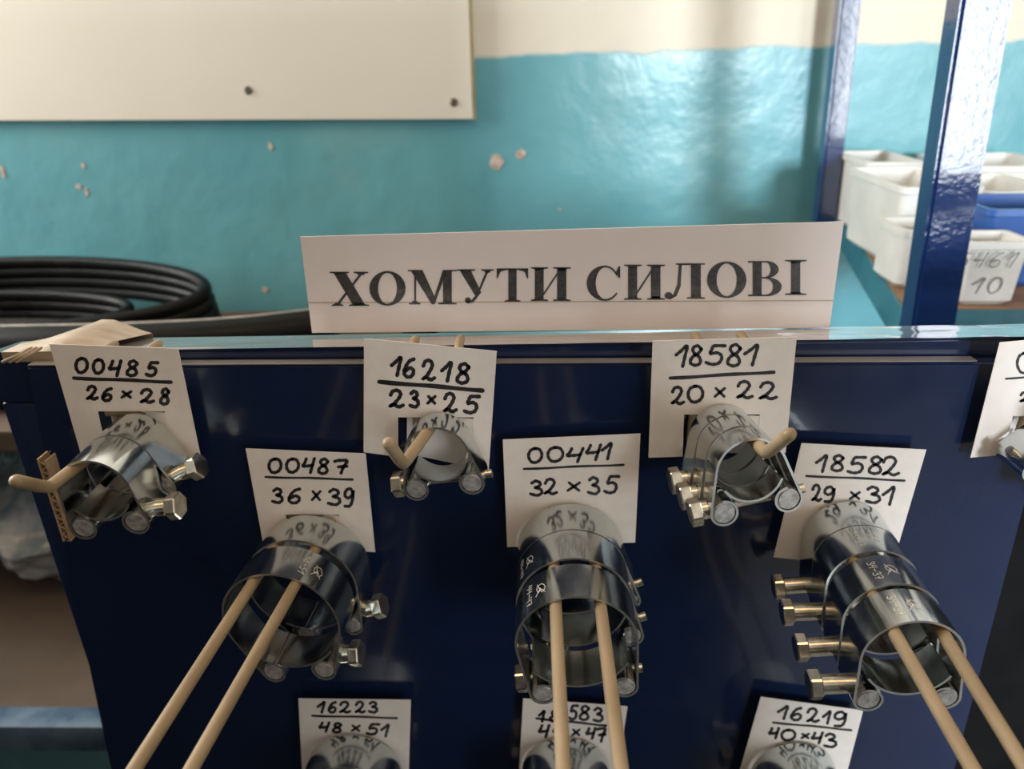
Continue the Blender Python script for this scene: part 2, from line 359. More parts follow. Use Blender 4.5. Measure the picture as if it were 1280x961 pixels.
for k in range(3):
    bm = bmesh.new(); c = [at(40+k*6,434,.004), at(22+k*7,444,-.0008), at(3+k*9,452.5,-.0012)]
    tube(bm, catmull(c, 4), .0007, 6); t_ = sub('tape_strand', bm, 'tape', smooth=60)

# ================================================================== sign
SY = .0285
sg = at(712, 414, SY)
sign = thing('header_sign', 'white laminated header sign with bold black lettering standing on the stand', 'sign', sg)
C4 = [at(390,416,SY), at(1037,409.5,SY), at(1055,277,SY), at(375,296,SY)]
bm = bmesh.new(); slab(bm, [c-sg for c in C4], .0007); link_obj('sheet', bm, 'paper', sign)
bm = bmesh.new(); e = [at(1041,409,SY-.0003), at(1046,407,SY-.0003), at(1060,276,SY-.0003), at(1050,277,SY-.0003)]
def serif(boxes):
    bm = bmesh.new(); yy = SY-.00025
    def P2(pts, B):
        x0, x1, ya, yb = B
        bm.faces.new([bm.verts.new(at(x0+(x1-x0)*a, yb+(ya-yb)*b, yy)-sg) for a, b in pts])
    def R2(B, x0, x1, y0_, y1_): P2([(x0,y0_),(x1,y0_),(x1,y1_),(x0,y1_)], B)
    def ser(B, x0, x1, top):           # thin bracketed serif
        if top: P2([(x0,1),(x0,.965),(x0+.25*(x1-x0),.945),(x0+.3*(x1-x0),.9),(x0+.7*(x1-x0),.9),(x0+.75*(x1-x0),.945),(x1,.965),(x1,1)], B)
        else: P2([(x0,0),(x1,0),(x1,.035),(x0+.75*(x1-x0),.055),(x0+.7*(x1-x0),.1),(x0+.3*(x1-x0),.1),(x0+.25*(x1-x0),.055),(x0,.035)], B)
    def ringp(B, cx, cy, rx, ry, tx, ty, a0=0, a1=360, n=40):
        x0, x1, ya, yb = B; V = []
        for k in range(n+1):
            a = math.radians(a0+(a1-a0)*k/n); c, s = math.cos(a), math.sin(a)
            V.append(((cx+rx*c, cy+ry*s), (cx+(rx-tx)*c, cy+(ry-ty)*s)))
        for k in range(n): P2([V[k][0], V[k+1][0], V[k+1][1], V[k][1]], B)
    for ch, B in boxes:
        if ch == 'Х':
            P2([(.10,.97),(.42,.97),(.92,.03),(.60,.03)], B); P2([(.80,.97),(.87,.97),(.24,.03),(.16,.03)], B)
            ser(B,0,.5,1); ser(B,.62,1,1); ser(B,.05,.36,0); ser(B,.5,1.02,0)
        elif ch == 'О': ringp(B,.5,.5,.5,.52,.24,.055)
        elif ch == 'М':
            R2(B,.13,.17,.03,.97); P2([(.05,1),(.30,1),(.55,.22),(.49,.0)], B); P2([(.49,0),(.55,.0),(.80,1),(.72,1)], B)
            R2(B,.72,.90,.03,.97); ser(B,.02,.26,0); ser(B,.62,1.0,0); P2([(0,1),(.30,1),(.28,.96),(0,.96)], B); P2([(.74,1),(1,1),(1,.96),(.74,.96)], B)
        elif ch == 'У':
            P2([(.08,.97),(.38,.97),(.66,.32),(.54,.16)], B); P2([(.80,.97),(.87,.97),(.53,.12),(.44,.12),(.54,.28)], B)
            P2([(.53,.14),(.44,.03),(.32,.0),(.24,.05),(.30,.10),(.40,.10),(.48,.2)], B); ringp(B,.30,.09,.08,.09,.08,.09)
            ser(B,0,.5,1); ser(B,.66,1,1)
        elif ch == 'Т':
            R2(B,.37,.63,.03,1); R2(B,0,1,.95,1); P2([(0,1),(0,.70),(.03,.70),(.12,.9),(.3,.95)], B); P2([(1,1),(1,.70),(.97,.70),(.88,.9),(.7,.95)], B); ser(B,.25,.75,0)
        elif ch == 'И':
            R2(B,.10,.32,.03,.97); R2(B,.66,.89,.03,.97); P2([(.32,.16),(.32,.24),(.66,.84),(.66,.76)], B)
            ser(B,0,.43,1); ser(B,.56,1,1); ser(B,0,.43,0); ser(B,.56,1,0)
        elif ch == 'С':
            ringp(B,.54,.5,.54,.52,.26,.055,90,270); ringp(B,.54,.5,.40,.52,.04,.055,28,90); ringp(B,.54,.5,.43,.52,.04,.055,270,325)
            P2([(.97,1),(.97,.66),(.92,.66),(.84,.82),(.88,.90),(.93,1)], B)
        elif ch == 'Л':
            R2(B,.66,.90,.03,.97); R2(B,.33,.70,.955,1.0); ser(B,.56,1.0,0); P2([(.28,1),(1.0,1),(1,.965),(.28,.965)], B)
            P2([(.36,.97),(.43,.97),(.40,.35),(.30,.08),(.14,-.02),(.08,.02),(.22,.12),(.32,.4)], B); ringp(B,.10,.09,.10,.10,.10,.10)
        elif ch == 'В':
            R2(B,.14,.40,.03,.97); R2(B,.0,.58,.955,1); R2(B,0,.58,0,.045); R2(B,.4,.56,.5,.545)
            ringp(B,.54,.76,.36,.24,.23,.045,-90,90,20); ringp(B,.54,.27,.45,.27,.25,.045,-90,90,22)
        elif ch == 'І':
            R2(B,.30,.70,.03,.97); ser(B,0.02,.98,1); ser(B,.02,.98,0)
    link_obj('lettering', bm, 'print', sign)
def conv(ox, oy, sc, lst): return [(c, (ox+a/sc, ox+b/sc, oy+t/sc, oy+d/sc)) for c, a, b, t, d in lst]
serif(conv(360,260,3.556,[('Х',185,357,283,435),('О',362,523,283,431),('М',533,750,275,428),('У',750,915,272,424),('Т',928,1068,268,416),('И',1080,1257,263,413)]) +
      conv(700,260,3.368,[('С',113,258,245,388),('И',270,442,238,386),('Л',440,610,233,382),('О',620,785,228,376),('В',792,935,223,371),('І',945,1040,218,366)]))
bm = bmesh.new(); bm.faces.new([bm.verts.new(at(a,b,SY-.0002)-sg) for a, b in ((384,378),(1041,375.2),(1041,376),(384,378.9))]); link_obj('film_seam', bm, 'edge', sign)

# ================================================================== price cards
CY = -.0062
CARDS = []
def card(num, size, corners, o, sc, boxes, line, notch, hw=None, where=''):
    """corners TL,TR,BR,BL in photo pixels; boxes in a zoomed crop (origin o, scale sc)"""
    P = [at(*c, CY) for c in corners]; org = (P[0]+P[1])/2
    root = thing('price_card', where, 'card', org, 'handwritten size cards')
    nl, nr, nt = notch                                  # px: left, right, top of the cut for the hook
    def onb(x):                                         # point of the bottom edge below the cut
        t = (x-corners[3][0])/(corners[2][0]-corners[3][0]); return P[3].lerp(P[2], min(max(t,.05),.95))
    tl, tr = at(nl, nt, CY), at(nr, nt, CY); bl, br = onb(nl+(corners[3][0]-corners[0][0])*.3), onb(nr+(corners[2][0]-corners[1][0])*.3)
    bm = bmesh.new(); slab(bm, [p-org for p in (P[0],P[1],P[2],br,tr,tl,bl,P[3])], .0003); link_obj('sheet', bm, 'card', root)
    k = .90                                             # the flap folded back behind the cut, hinged on its right
    back = Vector((0,.0036,0))
    fl = [br, tr-Vector((0,0,.0008)), tr.lerp(tl,k)-Vector((0,0,.0008))+back, br.lerp(bl,k)+back]
    bm = bmesh.new(); slab(bm, [p-org+Vector((0,.0002,0)) for p in fl], .0003); link_obj('flap', bm, 'card', root)
    fn = lambda p: at(p.x, p.y, CY-.0001)-org
    hw = hw or 2.0
    n1 = len(num)
    for nm, bx in (('article_number', boxes[:n1]), ('size_text', boxes[n1:])):
        bm = bmesh.new()
        for ch, (a, b, t, d) in zip((num if nm == 'article_number' else size), bx):
            i_ = hw*.8
            glyph(bm, ch, o[0]+a/sc+i_, o[0]+b/sc-i_, o[1]+d/sc-i_, o[1]+t/sc+i_, hw*(.85 if ch == 'x' else 1), fn)
        link_obj(nm, bm, 'ink', root)
    bm = bmesh.new(); a, b = [Vector((o[0]+q[0]/sc, o[1]+q[1]/sc)) for q in line[:2]]
    ribbon(bm, [a.lerp(b, i/8)+Vector((0,.35*math.sin(i*1.1))) for i in range(9)], line[2]/sc/2, fn); link_obj('underline', bm, 'ink', root)
    return root
W = 'small white card marked %s over %s, behind the %s'
card('00485','26x28',[(61.5,430),(222.5,435.5),(251,572),(101,567)],(0,400),3.203,
  [(298,355,148,215),(368,420,153,218),(432,492,158,228),(500,560,158,228),(580,638,163,228),(342,395,260,322),(403,455,268,328),(480,532,278,318),(557,620,273,335),(635,685,270,342)],
  ((295,232),(685,248),14),(122,206,514),2.2,W%('00485','26x28','left clamps on a bent hook'))
card('16218','23x25',[(455,423),(621,439),(611,587),(454.5,565)],(430,400),3.696,
  [(213,278,165,262),(268,335,172,270),(355,425,180,283),(445,510,188,288),(512,590,195,298),(203,280,318,408),(298,352,322,408),(378,430,342,395),(455,525,333,430),(550,632,343,435)],
  ((163,285),(640,325),20),(497.5,592,521.5),2.35,W%('16218','23x25','single small clamp'))
card('18581','20x22',[(816,426),(996,421),(982,566),(810.7,572)],(800,400),3.558,
  [(155,225,108,212),(215,285,108,207),(288,385,105,203),(380,460,103,210),(460,540,105,205),(135,200,293,378),(208,285,288,370),(325,385,293,350),(425,505,268,352),(525,612,272,356)],
  ((135,258),(596,231),15),(855,950,518),2.05,W%('18581','20x22','three small clamps in the upper row'))
card('00487','36x39',[(307,560.6),(457,567),(469,690),(330,685)],(250,540),2.284,
  [(193,235,73,119),(243,285,73,118),(290,332,72,119),(333,372,73,122),(380,425,76,121),(203,240,158,205),(248,292,158,206),(315,348,163,200),(362,405,160,211),(408,443,158,216)],
  ((187,128),(436,135),6.5),(357,424,643),2.0,W%('00487','36x39','two widest clamps on a double rod'))
card('00441','32x35',[(628.5,549.6),(800.6,542),(794,678),(634,683.7)],(600,540),2.283,
  [(135,180,43,90),(190,240,40,87),(245,300,43,88),(300,350,33,82),(345,383,28,80),(140,182,136,184),(180,222,131,180),(245,290,138,173),(305,345,126,180),(352,400,121,177)],
  ((125,105),(410,93),6.5),(668,757,648),1.95,W%('00441','32x35','three clamps on the central double rod'))
card('18582','29x31',[(1002,554),(1158,562),(1114,712),(967,696.4)],(940,540),2.282,
  [(180,222,63,116),(222,268,63,114),(270,328,67,120),(328,378,67,122),(368,422,68,126),(168,200,148,199),(202,240,153,202),(275,312,166,196),(322,370,153,205),(370,415,153,210)],
  ((155,125),(435,138),6.5),(1020,1082,645),1.9,W%('18582','29x31','four clamps with long bolts'))
card('16223','48x51',[(373,873),(513.6,874.8),(509.6,1012),(379.8,1012)],(360,860),7.11,
  [(255,345,113,225),(350,440,113,225),(450,560,113,225),(590,690,113,225),(710,805,113,225),(270,380,297,395),(385,490,302,402),(555,650,318,394),(690,820,308,420),(820,915,315,437)],
  ((215,245),(968,265),19),(405,470,940),1.75,W%('16223','48x51','lowest left clamps at the frame edge'))
card('18583','44x47',[(654,873),(784.5,883),(765,1010),(646,1008)],(340,850),2.783,
  [(925,955,103,147),(960,1010,103,147),(1030,1068,83,140),(1065,1110,86,142),(1115,1155,93,147),(925,970,153,202),(975,1020,153,202),(1040,1075,166,197),(1090,1130,163,207),(1125,1165,163,217)],
  ((920,133),(1163,158),8),(675,740,945),1.8,W%('18583','44x47','central rods, low down'))
card('16219','40x43',[(951,871),(1079,888),(1047,1010),(915,997)],(920,860),7.11,
  [(365,485,150,282),(475,600,165,293),(620,745,172,308),(765,860,196,323),(860,995,202,348),(285,395,346,453),(395,535,362,473),(570,660,392,458),(665,785,386,498),(775,905,396,533)],
  ((330,305),(1025,372),19),(965,1025,948),1.8,W%('16219','40x43','lowest right clamps at the frame edge'))
card('0','2',[(1250,428),(1432,412),(1388,556),(1213,572)],(1230,420),5.34,
  [(215,330,106,252),(235,312,370,445)],((147,285),(640,240),13),(1266,1345,520),1.7,'white card cut by the right edge of the photo, brightest of all the cards')

# ================================================================== clamps
TH = .0009
def clamp_parts(R, wd, hs, head, mark=None, mark_at=0.0, long=.004):
    """R inner radius, wd band width, g half angle of the gap, head = side (-1 left, 1 right) of the bolt head"""
    parts = []; rl = .0049; rt = .0042; d = math.hypot(hs, R+.0017); g = math.atan2(hs, R+.0017); Rm = R+TH/2
    def pol(a, r): return Vector((math.sin(a)*r, -math.cos(a)*r))       # angle from straight down, + to the right
    C = [pol(-g, d), pol(g, d)]
    # band outline: left loop, over the top, right loop
    off = math.acos((Rm-rl)/d)
    a_t = g+off                                        # ring angle where the band leaves for the loop
    right = []
    for k in range(21): 
        a = a_t-(math.radians(285))*k/20
        right.append(C[1]+pol(a, rl))
    n = 56; arc = [pol(-a_t-(2*PI-2*a_t)*(k/n), Rm) for k in range(n+1)]   # from left, over the top, to the right
    left = [Vector((-p.x, p.y)) for p in right][::-1]
    path = left+arc+right
    def ribbon3(path, th, w_):
        bm = bmesh.new(); m = len(path); V = []
        for i in range(m):
            t = (path[min(i+1,m-1)]-path[max(i-1,0)]).normalized(); nn = Vector((-t.y, t.x))*th/2
            V.append([bm.verts.new((q.x, y, q.y)) for q, y in ((path[i]+nn,-w_/2),(path[i]+nn,w_/2),(path[i]-nn,w_/2),(path[i]-nn,-w_/2))])
        for i in range(m-1):
            for k in range(4): bm.faces.new((V[i][k], V[i][(k+1)%4], V[i+1][(k+1)%4], V[i+1][k])).material_index = k % 2
        bm.faces.new(V[0]); bm.faces.new(V[-1][::-1])
        return bm
    parts.append(('band', ribbon3(path, TH, wd), 'zinc', 35))
    b = g+.42; br = [pol(-b+2*b*k/28, R-.0007) for k in range(29)]
    parts.append(('bridge', ribbon3(br, .0009, wd*.98), 'zinc', 35))
    for c in C:
        bm = bmesh.new(); r = bmesh.ops.create_cone(bm, cap_ends=True, segments=28, radius1=rt, radius2=rt, depth=wd*1.0, matrix=Matrix.Translation((c.x,0,c.y)) @ Matrix.Rotation(PI/2,4,'X'))
        bmesh.ops.bevel(bm, geom=[e for e in bm.edges if len([f for f in e.link_faces if len(f.verts) > 5]) == 1], offset=.0005, segments=2, affect='EDGES')
        parts.append(('trunnion', bm, 'trunnion', 35))
    ax = (C[1]-C[0]).normalized()*head; h0 = C[1] if head > 0 else C[0]; h1 = C[0] if head > 0 else C[1]
    def cyl(p, q, r, seg=18):
        bm = bmesh.new(); dv = Vector((q.x-p.x,0,q.y-p.y)); m_ = (p+q)/2
        bmesh.ops.create_cone(bm, cap_ends=True, segments=seg, radius1=r, radius2=r, depth=dv.length,
            matrix=Matrix.Translation((m_.x,0,m_.y)) @ Vector((0,0,1)).rotation_difference(dv.normalized()).to_matrix().to_4x4())
        return bm
    s0 = h0+ax*(rl+.0005)
    parts.append(('bolt', cyl(h1-ax*(rl+.003), s0+ax*long, .0018), 'bolt', 35))
    parts.append(('sleeve', cyl(s0-ax*.0006, s0+ax*long, .0037), 'bolt', 35))
    bm = cyl(s0+ax*long, s0+ax*(long+.0045), .0058, 6)
    bmesh.ops.bevel(bm, geom=list(bm.edges), offset=.0005, segments=1, affect='EDGES')
    parts.append(('bolt_head', bm, 'bolt', 20))
    if mark:
        bm = bmesh.new(); Ro = R+TH+.00006
        def fn(p):                                    # p.x runs along the axis from back to front, p.y around the ring
            a = mark_at+p.y/Ro; return Vector((math.sin(a)*Ro, -p.x, math.cos(a)*Ro))
        n_ = len(mark); s = wd*.62/n_
        for i, ch in enumerate(mark): glyph(bm, ch, -wd*.31+i*s, -wd*.31+(i+.8)*s, -.0014, .0014, .00016, fn)
        glyph(bm, '@', -wd*.16, wd*.16, .0036, .0078, .00016, fn)
        parts.append(('stamped_mark', bm, 'zinc_mark', None))
    return parts
def clamp_obj(parts_cache, label, loc, rot, group):
    r = thing('hose_clamp', label, 'clamp', loc, group, rot); bolt = None; r.rotation_mode = 'YXZ'
    for nm, me in parts_cache:
        o = bpy.data.objects.new(nm, me); COL.objects.link(o)
        if nm == 'bolt': bolt = o
        o.parent = bolt if nm in ('bolt_head', 'sleeve') else r
    return r
def bake(parts):
    out = []
    for nm, bm, mat, sm in parts:
        o = link_obj(nm, bm, mat, None, sm)
        if nm in ('band', 'bridge'): o.data.materials.append(M['zinc_edge'])
        out.append((nm, o.data)); bpy.data.objects.remove(o)
    return out
RR = .0023
def wire(par, name, pts, r=RR, seg=12):
    p, rad = rod_ends(pts, r); bm = bmesh.new(); tube(bm, p, rad, seg); bm.transform(local(par)); return link_obj(name, bm, 'peg', par, 50)
LAB = {
 '00485': ['rear clamp on the leftmost bent hook, touching card 00485', 'front clamp on the leftmost bent hook, its bolt head pointing right, beside cardboard strip'],
 '16218': ['single small zinc clamp hanging alone on its hook below card 16218'],
 '18581': ['rear of three small clamps bunched on the bent hook below card 18581', 'middle of three small clamps bunched on the bent hook below card 18581', 'front of three small clamps bunched on the bent hook below card 18581'],
 '00487': ['rear wide clamp on the left double rod, against card 00487', 'front wide clamp on the left double rod, stamped 48-51, open ring facing out'],
 '00441': ['rear plain clamp of three on the central double rod, reflecting card 00441', 'middle stamped clamp of three on the central double rod below card 00441', 'front stamped clamp of three on the central double rod, open ring facing out'],
 '18582': ['rearmost of four long-bolt clamps on the right double rod, reflecting card 18582', 'second from card 18582 of the four clamps with long bolts', 'third from card 18582 of the four clamps with long bolts', 'front clamp of the four with long bolts, open ring facing out below card 18582'],
 '16223': ['rear clamp at the bottom left, its top reflecting card 16223', 'front clamp at the bottom left below card 16223, mostly cut by the frame'],
 '18583': ['rear clamp at the bottom centre, its top reflecting card 18583', 'front clamp at the bottom centre below card 18583, mostly cut by the frame'],
 '16219': ['rear clamp at the bottom right, its top reflecting card 16219', 'front clamp at the bottom right below card 16219, mostly cut by the frame'],
 '': ['zinc bolt clamp half cut off by the right edge of the photo'],
}
def stack(n, top, R, wd, hs, roll, head, num, mark=None, mark_at=0, long=.004, rods=1, rise=0.0, y_start=.0085, front=None, rodpx=None, peglen=None, bend=None, tip=None, rolls=None, gaps=None, hookdesc=''):
    """n clamps on one hook; top = photo pixel of the rear upper edge; x0,x1 axis at the panel and at the front"""
    zt = at(top[0], top[1], -y_start).z; gp = gaps or [.0009]*(n-1); L = n*wd+sum(gp)
    zc = zt-R-TH; x0 = at(top[0], top[1], -y_start).x; x1 = at(front[0], front[1], -y_start-L).x if front else x0
    cache = bake(clamp_parts(R, wd, hs, head, None, 0, long)); cm = bake(clamp_parts(R, wd, hs, head, mark, mark_at, long)) if mark else cache
    if rodpx:                                         # the rings hang midway between the two rods
        zr = zc+math.sqrt((R-RR-.0002)**2-.0083**2); m_ = []
        for pr in rodpx:
            q0, q1 = [atz(*p, zr) for p in pr]; k = (q1.x-q0.x)/(q1.y-q0.y); m_.append([q0.x+k*(y-q0.y) for y in (0, -y_start-L)])
        x0 = (m_[0][0]+m_[1][0])/2; x1 = (m_[0][1]+m_[1][1])/2
    yaw = math.atan2(x1-x0, L+y_start); pitch = math.atan2(rise, L); d = wd/2
    for i in range(n):
        s = d/L; rl = roll+(rolls[i] if rolls else 0)
        clamp_obj(cache if (i == 0 or not mark) else cm, LAB[num][i],
                  (x0+(x1-x0)*s, -(y_start+d), zc+rise*s), (-pitch+random.uniform(-.012,.012), -rl, yaw+random.uniform(-.01,.01)), 'zinc clamps on the display hooks')
        if i < n-1: d += wd+gp[i]
    hook = thing('display_hook', hookdesc, 'hook', (x0, 0, zc+R), 'cream display hooks')
    sl = (x1-x0)/(y_start+L); rs = rise/(y_start+L)
    if rods == 1:
        zr = zc+R-RR-.0003; cx = x0
        pl = peglen
        b = at(bend[0], bend[1], -pl) if bend else Vector((cx+sl*pl, -pl, zr+rs*pl)); a = Vector((cx, -.0008, zr)); bk = (a-b).normalized()
        e = Vector(tip); dd = (e-b).normalized()
        p = [a, a.lerp(b,.35), a.lerp(b,.7), b+bk*.005, b+bk*.0022+dd*.0004, b+(bk+dd)*.0007, b+dd*.0022+bk*.0004, b+dd*.005, e]
        wire(hook, 'rod', p)
        for s in (-1, 1):
            xx = cx-.0012+s*.0094; zt2 = ZB+tilt*xx+.0027
            wire(hook, 'back_wire', [(xx,-.0025,zr-.016),(xx,-.0025,ZP-.004),(xx,-.0025,zt2-.004),(xx,-.0018,zt2-.0012),(xx,.0006,zt2),(xx,.0048,zt2),(xx,.0095,zt2-.0003)], .0019)
        wire(hook, 'cross_wire', [(cx-.0145,-.0031,zr+.0015),(cx,-.0031,zr+.0015),(cx+.0145,-.0031,zr+.0015)], .0017)
    else:
        for s in (-1, 1):
            xo = s*.0083; zr = zc+math.sqrt((R-RR-.0002)**2-.0083**2)
            xa, k = x0+xo, 0
            if rodpx:                                 # two points of the rod seen in the photo, both at the rod's height
                q0, q1 = [atz(*p, zr) for p in rodpx[(s+1)//2]]
                k = -(q1.x-q0.x)/(q1.y-q0.y); xa = q0.x+k*q0.y
            wire(hook, 'rod', [(xa,-.0008,zr),(xa+k*.08,-.08,zr+rs*.08),(xa+k*.155,-.155,zr+rs*.155),(xa+k*.164,-.164,zr+.0015),(xa+k*.172,-.172,zr+.007),(xa+k*.178,-.178,zr+.016)])
        zr = zc+math.sqrt((R-RR)**2-.0083**2)
        wire(hook, 'cross_wire', [(x0-.013,-.0031,zr+.002),(x0,-.0031,zr+.002),(x0+.013,-.0031,zr+.002)], .0017)
D = math.radians
stack(2,(167,517),.0132,.0185,.0106,D(7),1,'00485',front=(118,612),peglen=.0575,bend=(61,610),tip=at(16,600,-.073),rolls=[D(14),0],hookdesc='left cream hook with upturned tip through the clamps below card 00485')
stack(1,(550,516),.0126,.0125,.0118,D(9),-1,'16218',front=(545,567),peglen=.045,bend=(504,581),tip=at(484,551,-.058),long=.001,hookdesc='cream hook with upturned tip through the single clamp below card 16218')
stack(3,(905,507),.0126,.0115,.0122,D(12),-1,'18581',front=(941,586),peglen=.0505,bend=(958,567),tip=at(990,540,-.0655),rise=.004,long=.002,rolls=[D(-4),D(-2),0],hookdesc='cream hook with upturned tip through the clamps below card 18581')
stack(2,(384,644),.0240,.0180,.0113,D(9),1,'00487','48-51',D(32),rods=2,front=(347,782),rodpx=(((316.4,728),(168,961)),((369,731),(239,961))),gaps=[.0042],rolls=[D(12),0],hookdesc='cream double rod through the wide clamps below card 00487')
stack(3,(712,630),.0224,.0182,.0160,D(8),-1,'00441','44-47',D(-42),rods=2,front=(721,803),rodpx=(((694,745),(704,961)),((749,745),(776,961))),long=.001,gaps=[.0008,.0034],rolls=[D(18),D(14),0],hookdesc='central cream double rod through the clamps below card 00441')
stack(4,(1045,627),.0170,.0166,.0134,D(6),-1,'18582','34-37',D(-12),rods=2,front=(1145,826),rodpx=(((1118,791),(1214,958)),((1178,791),(1277,952))),gaps=[.0008,.0028,.0028],long=.009,rolls=[D(2),D(0),D(1),0],hookdesc='right cream double rod through the four clamps below card 18582')
stack(2,(438,919),.0244,.0185,.0113,0,1,'16223','48-51',D(30),rods=2,hookdesc='cream double rod at the bottom left of the photo, mostly below the frame')
stack(2,(708,923),.0222,.0185,.0155,0,-1,'18583','44-47',D(-40),rods=2,hookdesc='cream double rod at the bottom centre of the photo, mostly below the frame')
stack(2,(998,929),.0210,.0185,.0150,0,-1,'16219','40-43',D(-20),rods=2,hookdesc='cream double rod at the bottom right of the photo, mostly below the frame')
tr = at(1330,508,-.0085)
stack(1,(1330,508),.0128,.0185,.0106,D(-36),1,'',peglen=.05,tip=(tr.x,-.064,tr.z+.01),hookdesc='cream hook of the card at the right photo edge')

# strip of corrugated cardboard wedged at the left of the stand
cb = at(74, 619, -.012)
cs = thing('cardboard_strip', 'narrow strip of corrugated cardboard wedged beside the left clamps', 'cardboard', cb)
za, zb2 = at(74,568,-.012).z-cb.z, at(74,670,-.012).z-cb.z
for x in (-.0018, .0012):
    bm = bmesh.new(); box(bm, x, x+.0006, -.004, .003, zb2, za-(.001 if x > 0 else 0)); link_obj('liner', bm, 'cardboard', cs)
bm = bmesh.new(); nn = 72; A = []
for i in range(nn+1):
    z = zb2+(za-zb2)*i/nn; x = 0.0+.0012*math.sin(i/nn*2*PI*9)
    A.append([bm.verts.new((x+o_, y, z)) for o_, y in ((-.0003,-.0038),(.0003,-.0038),(.0003,.003),(-.0003,.003))])
for i in range(nn):
    for k in range(4): bm.faces.new((A[i][k], A[i][(k+1)%4], A[i+1][(k+1)%4], A[i+1][k]))
link_obj('flute', bm, 'cardboard', cs, 50)

# ================================================================== rack at the right
PY = .206
zs = at(1130, 392, PY).z-.004                        # shelf surface
SX = atz(1124, 378, zs).x; SF = atz(1055, 274, zs)
rack = thing('storage_rack', 'blue steel storage rack with a wooden shelf at the right by the wall', 'rack', (SX+.3, .55, 0))
def post(px_top, px_bot, Y, depth, zlow, zhigh):
    t0, t1 = [at(*p, Y) for p in px_top]; b0, b1 = [at(*p, Y) for p in px_bot]
    def ex(a, b, z): return a+(b-a)*((z-a.z)/(b.z-a.z))
    bm = bmesh.new(); pts = []
    for z in (zlow, zhigh):
        l, r_ = ex(t0,b0,z), ex(t1,b1,z)
        # below the shelf and above the frame the post runs on straight up and down
        pts += [Vector((l.x,Y,z)), Vector((r_.x,Y,z)), Vector((r_.x,Y+depth,z)), Vector((l.x,Y+depth,z))]
    hexa(bm, pts); bmesh.ops.bevel(bm, geom=list(bm.edges), offset=.0022, segments=3, affect='EDGES'); sub('post', bm, 'navy_rough', rack, 40)
post([(1203,0),(1269,0)],[(1141,405),(1196,405)],PY,.020,.8,2.1)
post([(1052,0),(1078,0)],[(1022,275),(1045.6,275)],.505,.018,.8,2.1)
sf, sr = PY+.0215, .535                              # the left edge of the shelf runs askew to the wall
def sedge(y): return SX+(SF.x-SX)*(y-.233)/(SF.y-.233)
def shelf_piece(bm, d0, d1, z0, z1, xr=None):
    P = [(sedge(sf)+d0, sf), ((sedge(sf)+d1) if xr is None else xr, sf), ((sedge(sr)+d1) if xr is None else xr, sr), (sedge(sr)+d0, sr)]
    hexa(bm, [Vector((x, y, z)) for z in (z0, z1) for x, y in P])
bm = bmesh.new(); shelf_piece(bm, 0, 0, zs-.008, zs, .97); sub('shelf_board', bm, 'wood', rack)
bm = bmesh.new(); shelf_piece(bm, -.003, -.0003, zs-.026, zs-.0005); sub('side_rail', bm, 'teal_metal', rack)
bm = bmesh.new(); box(bm, sedge(sf), .97, sf-.001, sf-.0002, zs-.026, zs-.0005); sub('front_rail', bm, 'teal_metal', rack)

def bin_(label, X0, X1, Y0, Y1, z0, h, mat='bin', texts=(), name='storage_bin', flare=.006):
    root = thing(name, label, 'bin', ((X0+X1)/2, (Y0+Y1)/2, z0), 'plastic bins on the right rack shelf')
    cx, cy = (X0+X1)/2, (Y0+Y1)/2; hx, hy = (X1-X0)/2, (Y1-Y0)/2; t = .0018; r = min(hx,hy)*.22
    def loop(sx, sy, z, rr):
        out = []
        for (qx, qy, a0) in ((1,1,0),(-1,1,90),(-1,-1,180),(1,-1,270)):
            for k in range(5):
                a = math.radians(a0+90*k/4); out.append(Vector((qx*(sx-rr)+math.cos(a)*rr, qy*(sy-rr)+math.sin(a)*rr, z)))
        return out
    rings = [loop(hx-flare-.004,hy-flare-.004,0,r), loop(hx-flare,hy-flare,.004,r), loop(hx-.0025,hy-.0025,h-.006,r), loop(hx,hy,h-.005,r), loop(hx,hy,h,r), loop(hx-t-.002,hy-t-.002,h,r*.9), loop(hx-.0025-t,hy-.0025-t,h-.006,r*.9), loop(hx-flare-t,hy-flare-t,.005,r*.9), loop(hx-flare-.006,hy-flare-.006,.003,r*.8)]
    bm = bmesh.new(); V = [[bm.verts.new(p) for p in L] for L in rings]; n = len(V[0])
    for i in range(len(V)-1):
        for k in range(n): bm.faces.new((V[i][k], V[i][(k+1)%n], V[i+1][(k+1)%n], V[i+1][k]))
    bm.faces.new(V[0][::-1]); bm.faces.new(V[-1])
    link_obj('tub', bm, mat, root, 40)
    for txt, px, py, w_, hh in texts:                # marker figures on the front face
        bm = bmesh.new(); s = w_/len(txt)
        yf = lambda z: -hy+flare*(1-(z-.004)/(h-.01))-.0006-.0025*min(1,max(0,(z-.004)/(h-.01)))+.0019
        for i, ch in enumerate(txt):
            glyph(bm, ch, px+i*s, px+(i+.72)*s, py, py+hh, .00048, lambda p: Vector((p.x, yf(p.y)-.0006, p.y)))
        link_obj('marker_figures', bm, 'grey_pen', root)
    return root
